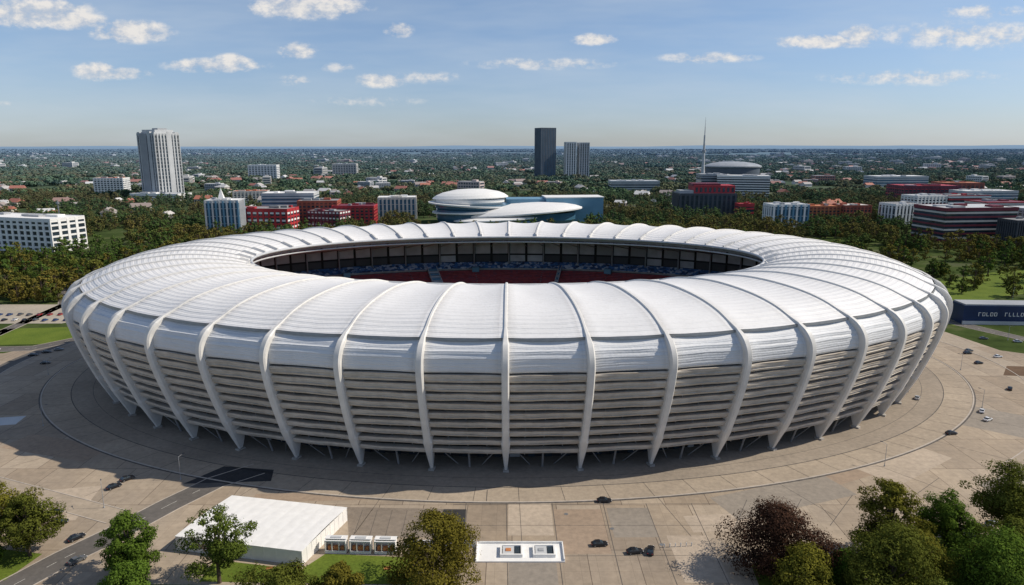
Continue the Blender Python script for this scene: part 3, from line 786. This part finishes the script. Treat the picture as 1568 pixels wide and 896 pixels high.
def car(x,y,r,n=None,s=1.12):
    o=mkobj('parked_car',cars[n or R.choice(list(cars))],None,(x,y,.07),r); o.scale=(s,s,s)
for x,y,r,n in ((-146.6,204,.35,'black'),(-135.7,195,1.0,'black'),(-142.5,228,.9,'black'),(-141,234,.9,'black'),(31.7,218,0,'black'),(26.8,191.5,.1,'black'),(36.9,187.5,.15,'black'),(41.8,188,1.3,'black'),(186.4,275,.2,'black'),
    (268,391,.1,'black'),(272,396,.2,'grey'),(-275,393,.3,'black'),(-279,387,.3,'black'),(-271,398,.3,'grey'),(-262,372,.3,'black'),(212,290,.5,'white'),(216,300,.9,'white'),(196,317,.9,'silver'),(-150,168,1.1,'white'),(-128,183,1.05,'grey'),
    (148,200,.3,'white'),(155,203,.3,'white'),(250,330,.9,'black'),(-152,210,.3,'grey'),(-158,207,.3,'blue'),(-163,204,.3,'silver'),(-168,201,.3,'black'),(262,372,.2,'black'),(281,384,.2,'white')): car(x,y,r,n)
for i in range(34): car(-312-(i%17)*7.2,470+(i//17)*16+R.uniform(-1,1),1.57+R.uniform(-.06,.06))
for i in range(26): car(380+(i%9)*9.5-(i//9)*6,432+(i//9)*14+(i%9)*3,1.2+R.uniform(-.1,.1))
for i in range(16): car(300+i*13+R.uniform(-2,2),420+R.uniform(-3,3)-i*2.2,-.15)
for i in range(14): car(-310-i*19+R.uniform(-4,4),401.5+i*1.2+R.choice((-3,3)),3.0)

# ------------------------------------------------------------------ instanced vegetation & houses
def instancer(name,child_me,cname,pts,sizes,rots):
    n=len(pts); pts=np.asarray(pts,float); s=np.asarray(sizes)/2; r=np.asarray(rots)
    V=np.zeros((n,4,3))
    for k,(i,j) in enumerate(((-1,-1),(1,-1),(1,1),(-1,1))):
        V[:,k,0]=pts[:,0]+s*(i*np.cos(r)-j*np.sin(r)); V[:,k,1]=pts[:,1]+s*(i*np.sin(r)+j*np.cos(r)); V[:,k,2]=.01
    me=bpy.data.meshes.new(name); me.from_pydata(V.reshape(-1,3).tolist(),[],np.arange(4*n).reshape(-1,4).tolist())
    o=mkobj(name,me); o.instance_type='FACES'; o.use_instance_faces_scale=True; o.instance_faces_scale=1.
    o.show_instancer_for_render=False; o.show_instancer_for_viewport=False
    c=mkobj(cname,child_me,o); return o
FT=np.array(foot)
def inplaza(x,y):
    m=((x-CX)/300)**2+((y-CY)/225)**2<1
    m|=(y<400)&(np.abs(x)<470)&(y>0)
    m|=(x<-255)&(x>-620)&(y<525)
    m|=(x>255)&(x<720)&(y<560+ (x-300)*.25)
    return m
def vnoise(x,y,s,seed):
    r=np.random.default_rng(seed).random((64,64)); X=x/s;Y=y/s; xi=np.floor(X).astype(int);yi=np.floor(Y).astype(int); fx=X-xi;fy=Y-yi
    fx=fx*fx*(3-2*fx);fy=fy*fy*(3-2*fy); g=lambda a,b:r[a%64,b%64]
    return (g(xi,yi)*(1-fx)+g(xi+1,yi)*fx)*(1-fy)+(g(xi,yi+1)*(1-fx)+g(xi+1,yi+1)*fx)*fy
def scatter(y0,y1,n,k=.85,mar=120):
    y=np.sqrt(NR.uniform(y0**2,y1**2,n)); x=NR.uniform(-1,1,n)*(k*y+mar); return x,y
def ok(x,y,pad=6):
    m=~inplaza(x,y)
    for fx,fy,fr in FT: m&=(x-fx)**2+(y-fy)**2>(fr+pad)**2
    return m
def village(x,y): return .6*vnoise(x,y,420,11)+.4*vnoise(x,y,160,12)
def rmat(name,stops,rough=.8):
    m,nt,b=nmat(name); oi=nt.nodes.new('ShaderNodeObjectInfo')
    c=ramp(nt,oi.outputs['Random'],stops)
    nt.links.new(haze_tint(nt,c),b.inputs['Base Color']); b.inputs['Roughness'].default_value=rough; return m
hw=rmat('house_walls',[(0,(.7,.67,.6)),(.4,(.5,.45,.37)),(.7,(.75,.73,.7)),(1,(.4,.3,.24))])
hr=rmat('house_roofs',[(0,(.42,.14,.07)),(.4,(.32,.11,.07)),(.55,(.3,.25,.22)),(.8,(.5,.47,.44)),(1,(.65,.64,.62))])
hf=rmat('flat_roofs',[(0,(.6,.59,.56)),(.5,(.35,.34,.33)),(1,(.7,.69,.66))])
hb=rmat('block_walls',[(0,(.74,.72,.68)),(.35,(.5,.47,.42)),(.5,(.4,.16,.1)),(.62,(.7,.68,.65)),(1,(.35,.36,.38))])
def house(v):
    mb=MB()
    if v==0:
        mb.box((0,0,.16),(1,.6,.32),0)
        mb.add([(-.54,-.34,.3),(.54,-.34,.3),(.54,.34,.3),(-.54,.34,.3),(-.5,0,.52),(.5,0,.52)],[(0,1,5,4),(2,3,4,5),(1,2,5),(3,0,4)],1)
        for i in range(5): 
            for s in (-1,1): mb.box((-.4+i*.2,s*.3,.17),(.09,.02,.12),2)
        mb.box((.2,.1,.48),(.06,.06,.14),0)
    else:
        mb.box((0,0,.19),(1,.45,.38),0); mb.box((0,0,.39),(.96,.41,.03),1); mb.box((.2,0,.43),(.2,.2,.08),0)
        for f in range(3):
            for s in (-1,1): mb.box((0,s*.225,.08+f*.12),(.92,.012,.06),2)
            for s in (-1,1): mb.box((s*.5,0,.08+f*.12),(.012,.36,.06),2)
        for i in range(9):
            for s in (-1,1): mb.box((-.46+i*.115,s*.229,.19),(.035,.012,.36),0)
    return mb.mesh('house',[hw if v==0 else hb,hr if v==0 else hf,M['glass']])
hx,hy=scatter(1150,6500,4200,.85,200); m=ok(hx,hy,14)&(village(hx,hy)>.5); hx,hy=hx[m],hy[m]
instancer('distant_houses',house(0),'house',np.stack([hx,hy],1),NR.uniform(18,34,len(hx)),NR.choice([0,.3,1.57,1.87,-.4],len(hx)))
bx,by=scatter(1500,9000,620,.85,200); m=ok(bx,by,25)&(village(bx,by)>.45); bx,by=bx[m],by[m]
instancer('distant_apartment_blocks',house(1),'apartment_block',np.stack([bx,by],1),NR.uniform(30,80,len(bx)),NR.choice([0,.3,1.57,1.87,-.4],len(bx)))

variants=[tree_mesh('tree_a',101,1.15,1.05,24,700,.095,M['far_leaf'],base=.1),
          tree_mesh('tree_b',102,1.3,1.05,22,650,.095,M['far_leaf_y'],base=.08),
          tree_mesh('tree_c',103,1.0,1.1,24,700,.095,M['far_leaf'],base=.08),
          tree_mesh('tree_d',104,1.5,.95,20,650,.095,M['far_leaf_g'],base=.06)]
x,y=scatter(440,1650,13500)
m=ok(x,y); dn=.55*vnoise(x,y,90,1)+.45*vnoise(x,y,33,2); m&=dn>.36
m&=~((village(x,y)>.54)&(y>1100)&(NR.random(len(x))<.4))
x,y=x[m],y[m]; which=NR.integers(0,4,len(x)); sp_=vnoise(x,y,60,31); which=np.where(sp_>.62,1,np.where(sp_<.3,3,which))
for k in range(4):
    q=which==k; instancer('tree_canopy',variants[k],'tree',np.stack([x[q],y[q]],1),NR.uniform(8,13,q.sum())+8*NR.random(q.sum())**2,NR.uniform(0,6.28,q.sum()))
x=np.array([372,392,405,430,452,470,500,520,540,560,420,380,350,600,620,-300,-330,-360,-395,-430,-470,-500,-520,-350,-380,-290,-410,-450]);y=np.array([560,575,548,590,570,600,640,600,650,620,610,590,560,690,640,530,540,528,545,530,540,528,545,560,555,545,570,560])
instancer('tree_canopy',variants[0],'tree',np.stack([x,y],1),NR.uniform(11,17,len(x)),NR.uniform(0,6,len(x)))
def clump(name,seed,lm,n=16,leaves=900,ls=.065,hz=1.):
    r=np.random.default_rng(seed)
    c=np.stack([r.uniform(-.45,.45,n),r.uniform(-.45,.45,n),r.uniform(.04,.12,n)],1); rad=r.uniform(.06,.14,n)
    idx=r.integers(0,n,leaves); d=r.normal(size=(leaves,3)); d/=np.linalg.norm(d,axis=1)[:,None]; d[:,2]=np.abs(d[:,2])*.9-.15
    p=c[idx]+d*rad[idx][:,None]
    nn=d+r.normal(size=(leaves,3))*.4; nn/=np.linalg.norm(nn,axis=1)[:,None]
    a=np.cross(nn,r.normal(size=(leaves,3))); a/=np.linalg.norm(a,axis=1)[:,None]; b=np.cross(nn,a); s=ls
    q=np.stack([p-a*s*.6,p+b*s*.5,p+a*s*.6,p-b*s*.5],1).reshape(-1,3); q[:,2]*=hz
    me=bpy.data.meshes.new(name); me.from_pydata(q.tolist(),[],np.arange(leaves*4).reshape(-1,4).tolist()); me.materials.append(lm)
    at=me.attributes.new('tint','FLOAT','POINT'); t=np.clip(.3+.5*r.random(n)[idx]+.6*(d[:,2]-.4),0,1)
    at.data.foreach_set('value',np.repeat(t,4).astype(np.float32)); me.update(); return me
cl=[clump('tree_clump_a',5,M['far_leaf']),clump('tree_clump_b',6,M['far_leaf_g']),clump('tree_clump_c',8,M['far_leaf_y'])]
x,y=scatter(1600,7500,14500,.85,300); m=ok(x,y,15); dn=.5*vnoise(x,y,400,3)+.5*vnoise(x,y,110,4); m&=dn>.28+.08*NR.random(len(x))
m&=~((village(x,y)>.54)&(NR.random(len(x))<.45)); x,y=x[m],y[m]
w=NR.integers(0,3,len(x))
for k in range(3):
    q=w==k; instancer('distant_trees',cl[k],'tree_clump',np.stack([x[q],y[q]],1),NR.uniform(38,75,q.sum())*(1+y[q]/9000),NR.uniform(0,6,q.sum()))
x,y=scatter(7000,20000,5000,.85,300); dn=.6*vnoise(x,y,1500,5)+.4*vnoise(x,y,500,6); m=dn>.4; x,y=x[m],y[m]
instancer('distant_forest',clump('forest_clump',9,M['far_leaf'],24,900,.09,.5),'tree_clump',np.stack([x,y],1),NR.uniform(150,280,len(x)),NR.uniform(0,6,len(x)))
nh=260
P=np.zeros((nh,6,3)); xs=np.linspace(-45000,45000,nh)
hh=vnoise(xs+1e5,xs*0,5200,21)*110+vnoise(xs+1e5,xs*0,1500,22)*45+20
for j,(yy,f) in enumerate(((24000,0),(26000,.5),(28000,.9),(30500,1),(33000,.8),(38000,0))):
    P[:,j,0]=xs;P[:,j,1]=yy+0*xs;P[:,j,2]=-1+hh*f
grid('hills',P,M['terrain'],closed=False)

# ------------------------------------------------------------------ world
EL,AZ=42.,5.
w=bpy.data.worlds.new('World'); scene.world=w; w.use_nodes=True; nt=w.node_tree; nt.nodes.clear()
out=nt.nodes.new('ShaderNodeOutputWorld'); bg=nt.nodes.new('ShaderNodeBackground'); bg.inputs[1].default_value=.1
sky=nt.nodes.new('ShaderNodeTexSky'); sky.sky_type='NISHITA'; sky.sun_disc=False
sky.sun_elevation=math.radians(EL); sky.sun_rotation=math.radians(90-AZ); sky.air_density=1.; sky.dust_density=.3; sky.ozone_density=3.; sky.altitude=100
tc=nt.nodes.new('ShaderNodeTexCoord'); sp=nt.nodes.new('ShaderNodeSeparateXYZ'); nt.links.new(tc.outputs['Generated'],sp.inputs[0])
ay=math_(nt,'MAXIMUM',math_(nt,'ABSOLUTE',sp.outputs[1]),.02)
u=math_(nt,'DIVIDE',sp.outputs[0],ay); v=math_(nt,'DIVIDE',sp.outputs[2],ay)
cb=nt.nodes.new('ShaderNodeCombineXYZ'); nt.links.new(u,cb.inputs[0]); nt.links.new(v,cb.inputs[1])
uv=cb.outputs[0]
def mapping(sc):
    mp=nt.nodes.new('ShaderNodeMapping'); nt.links.new(uv,mp.inputs[0]); mp.inputs[3].default_value=sc; return mp.outputs[0]
blobs=[(-.65,.176,.10,.024,1),(-.60,.166,.06,.014,1),(-.52,.152,.068,.018,1),(-.575,.100,.04,.015,.9),(-.55,.097,.06,.010,.8),(-.41,.108,.085,.012,.85),(-.385,.114,.035,.012,.85),(-.295,.127,.032,.014,.85),(-.28,.184,.10,.02,1),
 (-.155,.154,.024,.012,.9),(.112,.142,.036,.010,.8),(-.182,.088,.045,.012,.8),(-.12,.092,.06,.010,.5),(.27,.118,.08,.009,.65),(.43,.139,.09,.011,.85),(.475,.148,.034,.016,.9),(.63,.147,.17,.022,.6),(.64,.178,.07,.011,.55),(.56,.092,.15,.013,.5),(.04,.11,.12,.010,.5),(-.72,.055,.03,.007,.4),(-.24,.105,.03,.008,.4),(-.3,.088,.03,.009,.5),(-.2,.06,.09,.008,.4)]
nz=noise(nt,mapping((1,1.6,1)),34,6,.64)
mask=None
for (a,b,rx,ry,s) in blobs:
    m1=nt.nodes.new('ShaderNodeVectorMath'); m1.operation='SUBTRACT'; nt.links.new(uv,m1.inputs[0]); m1.inputs[1].default_value=(a,b,0)
    m2=nt.nodes.new('ShaderNodeVectorMath'); m2.operation='MULTIPLY'; nt.links.new(m1.outputs[0],m2.inputs[0]); m2.inputs[1].default_value=(1/rx,1/ry,0)
    m3=nt.nodes.new('ShaderNodeVectorMath'); m3.operation='DOT_PRODUCT'; nt.links.new(m2.outputs[0],m3.inputs[0]); nt.links.new(m2.outputs[0],m3.inputs[1])
    f=math_(nt,'MULTIPLY',math_(nt,'MAXIMUM',math_(nt,'SUBTRACT',1.,m3.outputs['Value']),0.),s)
    mask=f if mask is None else math_(nt,'MAXIMUM',mask,f)
den=math_(nt,'ADD',math_(nt,'MULTIPLY',mask,1.05),math_(nt,'MULTIPLY',math_(nt,'SUBTRACT',nz,.52),3.8))
den=math_(nt,'MULTIPLY',den,math_(nt,'MINIMUM',math_(nt,'MULTIPLY',mask,1.9),1.))
den=ramp(nt,den,[(.0,0.),(.4,.55),(1.,1.)])
wisp=ramp(nt,noise(nt,mapping((1.5,9,1)),1.6,4,.6),[(.4,.08),(.8,.5)])
lowc=ramp(nt,v,[(0.,(.70,.78,1.03)),(.06,(.80,.86,1.08)),(.2,(.95,.98,1.08))])
c0=mixc(nt,1.,sky.outputs[0],lowc,'MULTIPLY')
c=mixc(nt,wisp,c0,(5.9,6.6,7.3))
ccol=ramp(nt,nz,[(.4,(.66,.69,.75)),(.6,(1,.955,.9))])
cs=nt.nodes.new('ShaderNodeVectorMath'); cs.operation='SCALE'; cs.inputs['Scale'].default_value=8.6; nt.links.new(ccol,cs.inputs[0])
c=mixc(nt,math_(nt,'MULTIPLY',den,.9),c,cs.outputs[0])
nt.links.new(c,bg.inputs[0]); nt.links.new(bg.outputs[0],out.inputs[0])
w.cycles.sampling_method='MANUAL'; w.cycles.sample_map_resolution=256
sl=bpy.data.lights.new('sun','SUN'); sl.energy=4.6; sl.angle=math.radians(.5); sl.color=(1,.905,.77)
so=bpy.data.objects.new('sun',sl); COL.objects.link(so)
e_,a_=math.radians(EL),math.radians(AZ)
dirv=Vector((math.cos(e_)*math.cos(a_),math.cos(e_)*math.sin(a_),math.sin(e_)))
so.rotation_euler=dirv.to_track_quat('Z','Y').to_euler(); so.location=(500,300,600)
cam=bpy.data.cameras.new('camera'); cam.lens=24.34; cam.sensor_width=36; cam.clip_start=1; cam.clip_end=120000
co=bpy.data.objects.new('camera',cam); COL.objects.link(co); co.location=(0,0,120); co.rotation_euler=(math.radians(78),0,0)
scene.camera=co
scene.view_settings.view_transform='Standard'; scene.view_settings.look='None'; scene.view_settings.exposure=0; scene.view_settings.gamma=1
